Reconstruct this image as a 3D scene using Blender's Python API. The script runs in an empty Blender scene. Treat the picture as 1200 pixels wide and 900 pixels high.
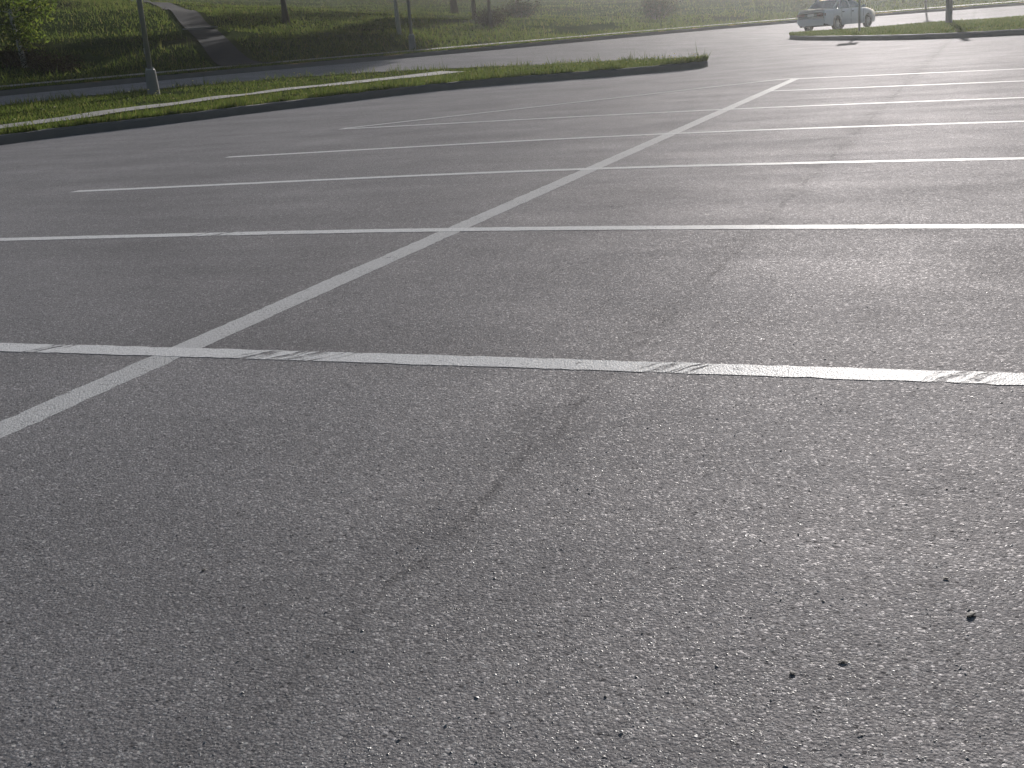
import bpy, bmesh, math, random
import numpy as np
from mathutils import Vector, Matrix

# ------------------------------------------------------------------ camera, sky, sun, exposure
scene = bpy.context.scene
col = scene.collection
random.seed(7)
rng = np.random.default_rng(11)
R = math.radians

cd = bpy.data.cameras.new('camera')
cam = bpy.data.objects.new('camera', cd)
col.objects.link(cam)
cd.sensor_width = 36.0
cd.lens = 36.0 * 1398.99 / 1200.0
cd.clip_start = 0.05
cd.clip_end = 3000
CAM = np.array((2.9986, -3.7670, 1.1268))
cr = Vector((0.92935338, 0.36122063, -0.07630175))
cu = Vector((-0.03424421, 0.29012237, 0.95637667))
cf = Vector((-0.36759983, 0.886199, -0.28199592))
m = Matrix((cr, cu, -cf)).transposed().to_4x4()
m.translation = Vector(CAM)
cam.matrix_world = m
scene.camera = cam

SUN_AZ, SUN_EL = -3.5, 15.0          # degrees, azimuth from +Y clockwise
world = bpy.data.worlds.new('World')
scene.world = world
world.use_nodes = True
wn = world.node_tree.nodes
wl = world.node_tree.links
sky = wn.new('ShaderNodeTexSky')
sky.sky_type = 'NISHITA'
sky.sun_disc = False
sky.sun_elevation = R(SUN_EL)
sky.sun_rotation = R(SUN_AZ) % (2 * math.pi)
sky.air_density = 1.0
sky.dust_density = 1.6
wl.new(sky.outputs[0], wn['Background'].inputs['Color'])
wn['Background'].inputs['Strength'].default_value = 0.055

sd = bpy.data.lights.new('sun', 'SUN')
sd.energy = 4.3
sd.angle = R(0.55)
sd.color = (1.0, 0.95, 0.91)
sun = bpy.data.objects.new('sun', sd)
col.objects.link(sun)
sdir = Vector((math.sin(R(SUN_AZ)) * math.cos(R(SUN_EL)), math.cos(R(SUN_AZ)) * math.cos(R(SUN_EL)), math.sin(R(SUN_EL))))
sun.rotation_euler = sdir.to_track_quat('Z', 'Y').to_euler()
sun.location = (-4, 60, 40)

vs = scene.view_settings
vs.view_transform = 'Standard'
vs.look = 'None'
vs.exposure = 0.54
vs.gamma = 1.0
vs.use_curve_mapping = False

# ------------------------------------------------------------------ helpers
def tag(o, label=None, cat=None, group=None, kind=None):
    if label: o['label'] = label
    if cat: o['category'] = cat
    if group: o['group'] = group
    if kind: o['kind'] = kind
    return o

def empty(name, loc, rz=0.0):
    o = bpy.data.objects.new(name, None)
    o.empty_display_size = 0.3
    o.location = loc
    o.rotation_euler = (0, 0, rz)
    col.objects.link(o)
    return o

def mesh_obj(name, verts, faces, mat, parent=None, smooth=False):
    me = bpy.data.meshes.new(name)
    me.from_pydata([tuple(map(float, v)) for v in verts], [], faces)
    me.update()
    if smooth:
        me.polygons.foreach_set('use_smooth', [True] * len(me.polygons))
    o = bpy.data.objects.new(name, me)
    if mat: me.materials.append(mat)
    col.objects.link(o)
    o.parent = parent
    return o

def bm_obj(name, bm, mat, parent=None, smooth=False):
    me = bpy.data.meshes.new(name)
    bmesh.ops.recalc_face_normals(bm, faces=bm.faces)
    bm.to_mesh(me)
    bm.free()
    if smooth:
        me.polygons.foreach_set('use_smooth', [True] * len(me.polygons))
    if mat: me.materials.append(mat)
    o = bpy.data.objects.new(name, me)
    col.objects.link(o)
    o.parent = parent
    return o

def tri_mesh(name, V, mat, parent=None, nper=3, tone=None):
    """V: (n*nper,3) vertices, each run of nper is one face"""
    n = len(V) // nper
    me = bpy.data.meshes.new(name)
    me.vertices.add(len(V))
    me.vertices.foreach_set('co', np.ascontiguousarray(V, dtype=np.float32).ravel())
    me.loops.add(n * nper)
    me.loops.foreach_set('vertex_index', np.arange(n * nper, dtype=np.int32))
    me.polygons.add(n)
    me.polygons.foreach_set('loop_start', np.arange(0, n * nper, nper, dtype=np.int32))
    me.polygons.foreach_set('loop_total', np.full(n, nper, dtype=np.int32))
    if tone is not None:
        a = me.attributes.new('tone', 'FLOAT', 'POINT')
        a.data.foreach_set('value', np.repeat(tone, len(V) // len(tone)).astype(np.float32))
    me.update(calc_edges=True)
    me.validate()
    me.materials.append(mat)
    o = bpy.data.objects.new(name, me)
    col.objects.link(o)
    o.parent = parent
    return o

def bm_box(bm, c, s, rot=None, bev=0.0):
    r = bmesh.ops.create_cube(bm, size=1.0)
    M = Matrix.Translation(c) @ (rot.to_4x4() if rot else Matrix()) @ Matrix.Diagonal((*s, 1))
    bmesh.ops.transform(bm, matrix=M, verts=r['verts'])
    if bev:
        es = list({e for v in r['verts'] for e in v.link_edges})
        bmesh.ops.bevel(bm, geom=es, offset=bev, segments=2, affect='EDGES')

def bm_tube(bm, pts, rad, n=10, cap=True):
    pts = [Vector(p) for p in pts]
    rings = []
    for i, p in enumerate(pts):
        d = (pts[min(i + 1, len(pts) - 1)] - pts[max(i - 1, 0)]).normalized()
        a = d.orthogonal().normalized() if abs(d.z) < 0.9 else d.cross(Vector((1, 0, 0))).normalized()
        b = d.cross(a).normalized()
        r = rad[i] if hasattr(rad, '__len__') else rad
        rings.append([bm.verts.new(p + a * (r * math.cos(2 * math.pi * k / n)) + b * (r * math.sin(2 * math.pi * k / n))) for k in range(n)])
    for i in range(len(rings) - 1):
        for k in range(n):
            bm.faces.new((rings[i][k], rings[i][(k + 1) % n], rings[i + 1][(k + 1) % n], rings[i + 1][k]))
    if cap:
        bm.faces.new(rings[0][::-1]); bm.faces.new(rings[-1])

def catmull(P, step=0.5):
    P = np.array(P, float)
    Q = np.vstack([2 * P[0] - P[1], P, 2 * P[-1] - P[-2]])
    out = []
    for i in range(1, len(Q) - 2):
        n = max(2, int(np.linalg.norm(Q[i + 1] - Q[i]) / step))
        for k in range(n):
            t = k / n
            out.append(0.5 * ((2 * Q[i]) + (-Q[i - 1] + Q[i + 1]) * t + (2 * Q[i - 1] - 5 * Q[i] + 4 * Q[i + 1] - Q[i + 2]) * t * t + (-Q[i - 1] + 3 * Q[i] - 3 * Q[i + 1] + Q[i + 2]) * t ** 3))
    out.append(P[-1])
    return np.array(out)

def resample(P, n):
    P = np.array(P, float)
    d = np.r_[0, np.cumsum(np.linalg.norm(np.diff(P, axis=0), axis=1))]
    t = np.linspace(0, d[-1], n)
    return np.stack([np.interp(t, d, P[:, k]) for k in range(P.shape[1])], 1)

def vnoise(x, y, seed=0):
    """smooth value noise, cheap"""
    xi = np.floor(x); yi = np.floor(y)
    fx = x - xi; fy = y - yi
    fx = fx * fx * (3 - 2 * fx); fy = fy * fy * (3 - 2 * fy)
    def h(a, b):
        s = np.sin(a * 127.1 + b * 311.7 + seed * 74.7) * 43758.5453
        return s - np.floor(s)
    return (h(xi, yi) * (1 - fx) + h(xi + 1, yi) * fx) * (1 - fy) + (h(xi, yi + 1) * (1 - fx) + h(xi + 1, yi + 1) * fx) * fy - 0.5

# ------------------------------------------------------------------ materials
class N:
    def __init__(s, name):
        s.m = bpy.data.materials.new(name)
        s.m.use_nodes = True
        s.t = s.m.node_tree
        s.b = s.t.nodes['Principled BSDF']
        s.out = s.t.nodes['Material Output']
    def n(s, ty, **kw):
        o = s.t.nodes.new('ShaderNode' + ty)
        for k, v in kw.items():
            if k.startswith('i_'):
                key = k[2:]
                o.inputs[int(key) if key.isdigit() else key.replace('_', ' ')].default_value = v
            else:
                setattr(o, k, v)
        return o
    def l(s, a, b): s.t.links.new(a, b)
    def math(s, op, a, b=None, c=None, clamp=False):
        o = s.n('Math', operation=op, use_clamp=clamp)
        for i, v in enumerate((a, b, c)):
            if v is None: continue
            if isinstance(v, (int, float)): o.inputs[i].default_value = v
            else: s.l(v, o.inputs[i])
        return o.outputs[0]
    def ramp(s, fac, stops):
        o = s.n('ValToRGB')
        el = o.color_ramp.elements
        while len(el) < len(stops): el.new(0.5)
        for e, (p, c) in zip(el, stops):
            e.position = p
            e.color = (c, c, c, 1) if isinstance(c, (int, float)) else (*c, 1)
        s.l(fac, o.inputs[0])
        return o.outputs[0]
    def pos(s):
        return s.n('NewGeometry').outputs['Position']
    def noise(s, scale, detail=2.0, rough=0.5, vec=None, out=0):
        o = s.n('TexNoise', i_Scale=scale, i_Detail=detail, i_Roughness=rough)
        s.l(vec if vec is not None else s.pos(), o.inputs['Vector'])
        return o.outputs[out]
    def voro(s, scale, feature='F1', vec=None, out='Distance'):
        o = s.n('TexVoronoi', feature=feature, i_Scale=scale)
        s.l(vec if vec is not None else s.pos(), o.inputs['Vector'])
        return o.outputs[out]
    def mix(s, fac, a, b, mode='MIX'):
        o = s.n('Mix', data_type='RGBA', blend_type=mode)
        for v, key in ((fac, 0), (a, 6), (b, 7)):
            if isinstance(v, (int, float)): o.inputs[key].default_value = v
            elif isinstance(v, tuple): o.inputs[key].default_value = (*v, 1)
            else: s.l(v, o.inputs[key])
        return o.outputs[2]
    def smooth(s, v, a, b):
        o = s.n('MapRange', interpolation_type='SMOOTHSTEP', i_1=a, i_2=b)
        s.l(v, o.inputs[0])
        return o.outputs[0]

def simple(name, c, rough=0.6, metal=0.0, var=0.12, scale=6.0, bump=0.0, spec=0.5):
    a = N(name)
    nz = a.noise(scale, 4, 0.6)
    f = a.math('MULTIPLY_ADD', nz, 2 * var, 1 - var)
    cc = a.n('Mix', data_type='RGBA', blend_type='MULTIPLY', i_0=1.0)
    cc.inputs[6].default_value = (*c, 1)
    a.l(f, cc.inputs[7])
    a.l(cc.outputs[2], a.b.inputs['Base Color'])
    a.b.inputs['Roughness'].default_value = rough
    a.b.inputs['Metallic'].default_value = metal
    a.b.inputs['Specular IOR Level'].default_value = spec
    if bump:
        bp = a.n('Bump', i_Strength=0.6, i_Distance=bump)
        a.l(a.noise(scale * 8, 3, 0.6), bp.inputs['Height'])
        a.l(bp.outputs[0], a.b.inputs['Normal'])
    return a.m

SPEC, DR, ROUGH = 0.036, 0.2, 0.57
def asphalt_material():
    a = N('asphalt')
    P = a.pos()
    sep = a.n('SeparateXYZ'); a.l(P, sep.inputs[0])
    X, Y = sep.outputs[0], sep.outputs[1]
    # aggregate: stones in binder
    cellc = a.voro(150.0, out='Color')
    sc = a.n('SeparateColor'); a.l(cellc, sc.inputs[0])
    celld = a.voro(150.0)
    fine = a.noise(320.0, 2, 0.6)
    mid = a.noise(34.0, 4, 0.65)
    big = a.noise(0.55, 4, 0.6)
    huge = a.noise(0.12, 3, 0.55)
    stone = a.ramp(sc.outputs[0], [(0.0, (0.075, 0.072, 0.074)), (0.35, (0.118, 0.114, 0.116)), (0.72, (0.165, 0.159, 0.160)), (0.88, (0.235, 0.229, 0.226)), (0.985, (0.40, 0.392, 0.38))])
    col1 = a.mix(a.ramp(celld, [(0.38, 0.0), (0.66, 1.0)]), stone, (0.082, 0.079, 0.081))
    sc2 = a.n('SeparateColor'); a.l(a.voro(420.0, out='Color'), sc2.inputs[0])
    col1 = a.mix(0.5, col1, a.ramp(sc2.outputs[1], [(0.0, (0.070, 0.067, 0.069)), (0.5, (0.135, 0.130, 0.132)), (0.85, (0.20, 0.194, 0.194)), (0.97, (0.36, 0.352, 0.345))]))
    big_st = a.n('SeparateColor'); a.l(a.voro(72.0, out='Color'), big_st.inputs[0])
    shape = a.ramp(a.voro(72.0), [(0.28, 1.0), (0.42, 0.0)])
    pale = a.math('MULTIPLY', a.ramp(big_st.outputs[0], [(0.93, 0.0), (0.95, 1.0)]), shape)
    col1 = a.mix(a.math('MULTIPLY', pale, 0.8), col1, (0.40, 0.39, 0.375))
    dark_st = a.math('MULTIPLY', a.ramp(big_st.outputs[1], [(0.90, 0.0), (0.93, 1.0)]), shape)
    col1 = a.mix(a.math('MULTIPLY', dark_st, 0.7), col1, (0.045, 0.043, 0.045))
    f = a.math('MULTIPLY_ADD', mid, 0.55, 0.73)
    f = a.math('MULTIPLY', f, a.math('MULTIPLY_ADD', big, 0.75, 0.63))
    f = a.math('MULTIPLY', f, a.math('MULTIPLY_ADD', huge, 0.45, 0.78))
    # paving joint along the stalls, a thin dark band with a ragged edge
    wob = a.math('MULTIPLY_ADD', a.noise(1.7, 3, 0.6), 0.16, -0.08)
    dx = a.math('ABSOLUTE', a.math('SUBTRACT', a.math('ADD', X, wob), 1.80))
    seam = a.smooth(dx, 0.20, 0.0)
    seam = a.math('MULTIPLY', seam, a.ramp(a.noise(2.3, 4, 0.7), [(0.38, 0.0), (0.62, 1.0)]))
    dx2 = a.math('ABSOLUTE', a.math('SUBTRACT', a.math('ADD', X, wob), 1.83))
    line = a.smooth(dx2, 0.03, 0.005)
    line = a.math('MULTIPLY', line, a.ramp(a.noise(3.1, 4, 0.7), [(0.42, 0.0), (0.58, 1.0)]))
    seam = a.math('MAXIMUM', a.math('MULTIPLY', seam, 0.20), a.math('MULTIPLY', line, 0.30))
    f = a.math('MULTIPLY', f, a.math('SUBTRACT', 1.0, seam))
    # drips and tyre grime: sparse dark spots
    drip = a.ramp(a.noise(1.1, 5, 0.75), [(0.66, 0.0), (0.76, 1.0)])
    f = a.math('MULTIPLY', f, a.math('MULTIPLY_ADD', drip, -0.28, 1.0))
    # faint oil drips where cars stop in the bays
    mo = a.n('Mapping'); mo.inputs['Location'].default_value = (0.6, 1.37, 0); mo.inputs['Scale'].default_value = (0.19, 0.362, 1.0); a.l(P, mo.inputs[0])
    oil = a.voro(1.0, vec=mo.outputs[0])
    oil = a.math('MULTIPLY', a.smooth(oil, 0.16, 0.02), a.ramp(a.noise(5.0, 4, 0.7), [(0.45, 0.0), (0.62, 1.0)]))
    f = a.math('MULTIPLY', f, a.math('MULTIPLY_ADD', oil, -0.3, 1.0))
    # long shallow streaks across the lane
    mp = a.n('Mapping'); mp.inputs['Scale'].default_value = (0.10, 1.3, 1.0); a.l(P, mp.inputs[0])
    streak = a.noise(1.0, 4, 0.6, vec=mp.outputs[0])
    f = a.math('MULTIPLY', f, a.math('MULTIPLY_ADD', streak, 0.36, 0.82))
    cc = a.n('Mix', data_type='RGBA', blend_type='MULTIPLY', i_0=1.0)
    a.l(col1, cc.inputs[6]); a.l(f, cc.inputs[7])
    rg = a.math('MULTIPLY_ADD', mid, 0.20, ROUGH)
    rg = a.math('ADD', rg, a.math('MULTIPLY', streak, 0.10))
    h = a.math('ADD', a.math('MULTIPLY_ADD', celld, -0.9, 0.5), a.math('MULTIPLY', sc.outputs[1], 0.5))
    h = a.math('ADD', h, a.math('MULTIPLY', fine, 0.5))
    h = a.math('ADD', h, a.math('MULTIPLY', mid, 1.2))
    bp = a.n('Bump', i_Strength=0.42, i_Distance=0.0030)
    a.l(h, bp.inputs['Height'])
    # porous worn surface: a matt body with a constant share of gloss (pores damp the grazing Fresnel rise)
    df = a.n('BsdfDiffuse', i_Roughness=DR)
    gl = a.n('BsdfGlossy')
    a.l(cc.outputs[2], df.inputs['Color']); gl.inputs['Color'].default_value = (1.0, 0.98, 1.0, 1)
    a.l(rg, gl.inputs['Roughness'])
    a.l(bp.outputs[0], df.inputs['Normal']); a.l(bp.outputs[0], gl.inputs['Normal'])
    lw = a.n('LayerWeight', i_Blend=0.5)
    fac = a.math('MULTIPLY_ADD', a.math('POWER', lw.outputs['Facing'], 2.2), SPEC * 2.3, SPEC)
    pol = a.ramp(sc.outputs[2], [(0.0, 0.7), (0.55, 0.92), (0.88, 1.1), (0.97, 2.3)])
    pol = a.math('MULTIPLY', pol, a.ramp(sc2.outputs[0], [(0.0, 0.78), (0.6, 1.0), (0.95, 1.35)]))
    pol = a.math('MULTIPLY', pol, a.math('MULTIPLY_ADD', a.noise(13.0, 4, 0.7), 0.55, 0.73))
    blot = a.noise(0.9, 6, 0.7)
    pol = a.math('MULTIPLY', pol, a.math('MULTIPLY_ADD', blot, 1.1, 0.45))
    mw = a.n('Mapping'); mw.inputs['Scale'].default_value = (0.25, 2.1, 1.0); mw.inputs['Rotation'].default_value = (0, 0, 0.12); a.l(P, mw.inputs[0])
    band = a.noise(1.0, 4, 0.6, vec=mw.outputs[0])
    pol = a.math('MULTIPLY', pol, a.math('MULTIPLY_ADD', band, 0.7, 0.65))
    fac = a.math('MULTIPLY', fac, pol)
    fac = a.math('MULTIPLY', fac, a.math('MULTIPLY_ADD', dark_st, -0.6, 1.0))
    # open pits between stones: sparse, dark and matt
    mpp = a.n('Mapping'); mpp.inputs['Scale'].default_value = (0.55, 1.0, 1.0); a.l(P, mpp.inputs[0])
    pit = a.ramp(a.noise(70.0, 3, 0.6, vec=mpp.outputs[0]), [(0.60, 0.0), (0.67, 1.0)])
    fac = a.math('MULTIPLY', fac, a.math('MULTIPLY_ADD', pit, -0.65, 1.0))
    fac = a.math('MULTIPLY', fac, a.math('MULTIPLY_ADD', seam, -0.8, 1.0))
    mx = a.n('MixShader')
    a.l(fac, mx.inputs[0])
    a.l(df.outputs[0], mx.inputs[1]); a.l(gl.outputs[0], mx.inputs[2])
    a.l(mx.outputs[0], a.out.inputs['Surface'])
    a.t.nodes.remove(a.b)
    return a.m

def paint_material(name, lo, hi, worn):
    a = N(name)
    P = a.pos()
    sep = a.n('SeparateXYZ'); a.l(P, sep.inputs[0])
    X, Y = sep.outputs[0], sep.outputs[1]
    mid = a.noise(40.0, 4, 0.65)
    big = a.noise(2.4, 4, 0.6)
    f = a.math('MULTIPLY_ADD', big, 0.35, 0.72)
    c = a.mix(f, (lo, lo * .99, lo), (hi, hi * .99, hi * .985))
    c = a.mix(1.0, c, a.ramp(a.noise(60.0, 4, 0.7), [(0.3, 0.72), (0.6, 1.0)]), 'MULTIPLY')
    df = a.n('BsdfDiffuse', i_Roughness=0.1); gl = a.n('BsdfGlossy', i_Roughness=0.5)
    a.l(c, df.inputs['Color'])
    body = a.n('MixShader', i_0=0.075)
    a.l(df.outputs[0], body.inputs[1]); a.l(gl.outputs[0], body.inputs[2])
    bp = a.n('Bump', i_Strength=0.5, i_Distance=0.003)
    a.l(a.math('SUBTRACT', mid, a.voro(150.0)), bp.inputs['Height'])
    a.l(bp.outputs[0], df.inputs['Normal']); a.l(bp.outputs[0], gl.inputs['Normal'])
    # wear: pinholes where stones poke through + slanting scuffs at a few places
    pin = a.ramp(a.noise(95.0, 3, 0.7), [(0.60 - worn, 0.0), (0.68 - worn, 1.0)])
    pin = a.math('MULTIPLY', pin, a.ramp(big, [(0.40, 0.15), (0.62, 0.9)]))
    # scuffs run along a direction slanting over the stall lines
    U = a.math('ADD', a.math('SUBTRACT', X, a.math('MULTIPLY', Y, 0.62)), a.math('MULTIPLY_ADD', a.noise(6.0, 3, 0.6), 0.10, -0.05))
    cb = a.n('CombineXYZ'); a.l(a.math('MULTIPLY', U, 24.0), cb.inputs[0]); a.l(a.math('MULTIPLY', Y, 2.0), cb.inputs[1])
    sc = a.noise(1.0, 3, 0.55, vec=cb.outputs[0])
    scuff = a.ramp(sc, [(0.47, 0.0), (0.54, 1.0)])
    zone = None
    for cx, cy, hw in ((0.50, 0.0, 0.26), (2.02, 0.0, 0.14), (2.93, 0.0, 0.15), (3.15, 2.75, 0.16), (2.30, 2.75, 0.06), (-0.68, 0.0, 0.07), (-3.5, 2.75, 0.2)):
        zx = a.smooth(a.math('ABSOLUTE', a.math('SUBTRACT', U, cx)), hw, hw * 0.6)
        zy = a.math('LESS_THAN', a.math('ABSOLUTE', a.math('SUBTRACT', Y, cy)), 0.3)
        z = a.math('MULTIPLY', zx, zy)
        zone = z if zone is None else a.math('MAXIMUM', zone, z)
    scuff = a.math('MULTIPLY', scuff, zone)
    scuff = a.math('MULTIPLY', scuff, a.ramp(a.noise(17.0, 4, 0.7), [(0.34, 0.15), (0.55, 1.0)]))
    chip = a.ramp(a.noise(16.0, 9, 0.82), [(0.585, 0.0), (0.615, 1.0)])
    chip = a.math('MULTIPLY', chip, a.ramp(a.noise(0.8, 3, 0.6), [(0.42, 0.0), (0.60, 1.0)]))
    scuff = a.math('MAXIMUM', scuff, chip)
    edge = a.math('MAXIMUM', pin, scuff)
    tr = a.n('BsdfTransparent')
    mx = a.n('MixShader')
    a.l(a.math('MULTIPLY', edge, 0.9), mx.inputs[0]); a.l(body.outputs[0], mx.inputs[1]); a.l(tr.outputs[0], mx.inputs[2])
    a.l(mx.outputs[0], a.out.inputs['Surface'])
    return a.m

def leafy(name, c1, c2, c3=None, trans=0.45, rough=0.55, scale=0.9):
    """foliage: tone attribute picks the hue, light passes through"""
    a = N(name)
    at = a.n('Attribute', attribute_name='tone')
    t = at.outputs['Fac']
    stops = [(0.0, c1), (0.75, c2)] + ([(0.97, c3)] if c3 else [])
    base = a.ramp(t, stops)
    f = a.math('MULTIPLY_ADD', a.noise(scale, 4, 0.65), 1.3, 0.35)
    cc = a.n('Mix', data_type='RGBA', blend_type='MULTIPLY', i_0=1.0)
    a.l(base, cc.inputs[6]); a.l(f, cc.inputs[7])
    a.l(cc.outputs[2], a.b.inputs['Base Color'])
    a.b.inputs['Roughness'].default_value = rough
    a.b.inputs['Specular IOR Level'].default_value = 0.0
    tl = a.n('BsdfTranslucent')
    a.l(cc.outputs[2], tl.inputs['Color'])
    mx = a.n('MixShader', i_0=trans)
    a.l(a.b.outputs[0], mx.inputs[1]); a.l(tl.outputs[0], mx.inputs[2])
    a.l(mx.outputs[0], a.out.inputs['Surface'])
    return a.m

def turf_material():
    a = N('turf')
    n1 = a.noise(0.35, 4, 0.6)
    n2 = a.noise(9.0, 4, 0.7)
    c = a.mix(a.ramp(n1, [(0.38, 0.0), (0.62, 1.0)]), (0.036, 0.052, 0.018), (0.050, 0.066, 0.025))
    c = a.mix(a.ramp(a.noise(0.13, 3, 0.6), [(0.50, 0.0), (0.66, 0.8)]), c, (0.050, 0.050, 0.026))
    c2 = a.mix(a.ramp(n2, [(0.3, 0.0), (0.7, 1.0)]), (0.5, 0.5, 0.5), (1.25, 1.25, 1.2))
    a.l(a.mix(1.0, c, c2, 'MULTIPLY'), a.b.inputs['Base Color'])
    a.b.inputs['Roughness'].default_value = 0.95
    a.b.inputs['Specular IOR Level'].default_value = 0.0
    bp = a.n('Bump', i_Strength=0.9, i_Distance=0.08)
    a.l(n2, bp.inputs['Height']); a.l(bp.outputs[0], a.b.inputs['Normal'])
    return a.m

def stones_material():
    a = N('loose_aggregate')
    at = a.n('Attribute', attribute_name='tone')
    a.l(a.ramp(at.outputs['Fac'], [(0.0, (0.10, 0.097, 0.099)), (0.5, (0.17, 0.165, 0.166)), (0.85, (0.28, 0.273, 0.268)), (1.0, (0.46, 0.45, 0.43))]), a.b.inputs['Base Color'])
    a.b.inputs['Roughness'].default_value = 0.5
    a.b.inputs['Specular IOR Level'].default_value = 0.4
    return a.m

M = {}
M['asphalt'] = asphalt_material()
M['paint'] = paint_material('road_paint', 0.50, 0.74, 0.02)
M['wornpaint'] = paint_material('worn_road_paint', 0.42, 0.58, 0.05)
M['turf'] = turf_material()
M['kerb'] = simple('kerb_concrete', (0.125, 0.123, 0.12), 0.85, var=0.22, scale=3.0, bump=0.004)
M['walk'] = simple('walk_concrete', (0.17, 0.165, 0.155), 0.85, var=0.16, scale=2.0, bump=0.003)
M['path'] = simple('shade_toned_path', (0.026, 0.027, 0.031), 0.95, var=0.2, scale=1.5, bump=0.004, spec=0.05)  # colour lowered below plain asphalt to carry the tree shade on the path
M['grass'] = leafy('grass_blades', (0.066, 0.098, 0.018), (0.105, 0.138, 0.030), (0.18, 0.17, 0.06), 0.45)
M['hillgrass'] = leafy('hill_grass', (0.054, 0.082, 0.016), (0.094, 0.118, 0.026), (0.13, 0.12, 0.045), 0.58, scale=0.3)
M['leaf'] = leafy('tree_leaves', (0.055, 0.090, 0.014), (0.120, 0.160, 0.026), (0.17, 0.19, 0.035), 0.55)
M['darkleaf'] = leafy('shrub_leaves', (0.022, 0.028, 0.014), (0.045, 0.050, 0.022), (0.09, 0.06, 0.03), 0.25)
M['redleaf'] = leafy('brown_shrub_leaves', (0.020, 0.016, 0.012), (0.046, 0.032, 0.022), (0.06, 0.06, 0.02), 0.2)
M['bark'] = simple('bark', (0.085, 0.070, 0.058), 0.9, var=0.3, scale=5.0, bump=0.02)
M['birch'] = simple('pale_bark', (0.42, 0.40, 0.37), 0.8, var=0.35, scale=7.0, bump=0.006)
M['metal'] = simple('galvanised_steel', (0.34, 0.35, 0.36), 0.45, 0.6, var=0.1, scale=3.0)
M['concrete'] = simple('base_concrete', (0.17, 0.17, 0.168), 0.9, var=0.2, scale=4.0, bump=0.006)
M['flower'] = simple('flower_yellow', (0.70, 0.60, 0.22), 0.6, var=0.2)
M['stones'] = stones_material()
M['debris'] = simple('dark_debris', (0.040, 0.036, 0.032), 0.7, var=0.3, scale=60, bump=0.001)
M['timber'] = simple('grey_timber', (0.13, 0.135, 0.14), 0.9, var=0.25, scale=8.0, bump=0.006)
M['signback'] = simple('sign_back', (0.35, 0.36, 0.37), 0.4, 0.7, var=0.08)
M['signface'] = simple('sign_face', (0.72, 0.72, 0.70), 0.45, var=0.05)

# ------------------------------------------------------------------ the lie of the land
KERB = catmull([(-20.5, -40), (-21.6, -15), (-22.4, 5), (-22.5, 15), (-22.0, 22), (-21.1, 27), (-19.3, 32), (-17.4, 36), (-15.6, 40), (-14.0, 45), (-12.6, 52),
                (-11.2, 60), (-9.0, 66.5), (-5.5, 71), (-0.5, 73), (5, 73), (12, 71.5), (25, 68), (50, 61), (90, 48)], 1.0)
KD = np.r_[0, np.cumsum(np.linalg.norm(np.diff(KERB, axis=0), axis=1))]
KZ = np.interp(KERB[:, 1] + np.maximum(KERB[:, 0], -12) * 0.8, [-60, 20, 35, 60, 80], [0.52, 0.52, 0.50, 0.40, 0.36])

def kerb_dist(x, y):
    x = np.atleast_1d(np.asarray(x, float)); y = np.atleast_1d(np.asarray(y, float))
    best = np.full(x.shape, 1e9); zk = np.zeros(x.shape); side = np.zeros(x.shape)
    for i in range(len(KERB) - 1):
        a = KERB[i]; b = KERB[i + 1]; d = b - a
        t = np.clip(((x - a[0]) * d[0] + (y - a[1]) * d[1]) / (d @ d), 0, 1)
        dx = x - a[0] - t * d[0]; dy = y - a[1] - t * d[1]
        q = dx * dx + dy * dy
        k = q < best
        best = np.where(k, q, best)
        zk = np.where(k, KZ[i] * (1 - t) + KZ[i + 1] * t, zk)
        side = np.where(k, d[0] * dy - d[1] * dx, side)
    return np.sqrt(best) * np.where(side > 0, -1, 1), zk      # positive on the asphalt side

def A(x, y):
    """height of the asphalt (lot, then the road rising to its far kerb)"""
    d, zk = kerb_dist(x, y)
    e0 = np.interp(zk, [0.38, 0.50], [9.0, 10.5])
    t = np.clip(1 - np.maximum(d, 0) / e0, 0, 1)
    return zk * t * t * (3 - 2 * t)

def Az(x, y): return float(A(x, y)[0])

def grid_faces(nu, nv):
    return [(i * nv + j, (i + 1) * nv + j, (i + 1) * nv + j + 1, i * nv + j + 1) for i in range(nu - 1) for j in range(nv - 1)]

# parking lot + road: one asphalt sheet
xs = np.r_[np.linspace(-26, 8, 69), np.linspace(10, 95, 30)]
ys = np.r_[np.linspace(-40, -1, 14), np.linspace(0, 76, 105)]
gx, gy = np.meshgrid(xs, ys, indexing='ij')
gz = A(gx.ravel(), gy.ravel())
dk, _ = kerb_dist(gx.ravel(), gy.ravel())
gz = np.where(dk < -0.4, gz - 0.25, gz)
lot = mesh_obj('parking_lot', np.stack([gx.ravel(), gy.ravel(), gz], 1), [f[::-1] for f in grid_faces(len(xs), len(ys))], M['asphalt'], None, True)
tag(lot, 'worn grey asphalt parking lot with white stall lines', None, None, 'structure')

# painted lines, slightly uneven edges; pts: a gently wandering polyline
def paint_line(name, pts, w, z=0.002, mat='paint'):
    P = resample(catmull(pts, .05), max(8, int(np.sum(np.linalg.norm(np.diff(np.array(pts), axis=0), axis=1)) / 0.05)))
    d = np.gradient(P, axis=0); d /= np.linalg.norm(d, axis=1)[:, None]
    nrm = np.stack([-d[:, 1], d[:, 0]], 1)
    V, F = [], []
    for i in range(len(P)):
        a = w / 2 + random.gauss(0, 0.003); b = w / 2 + random.gauss(0, 0.003)
        V.append((*(P[i] - nrm[i] * a), z)); V.append((*(P[i] + nrm[i] * b), z))
        if i: F.append((2 * i - 2, 2 * i, 2 * i + 1, 2 * i - 1))
    return mesh_obj(name, V, F, M[mat], lot)

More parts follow.
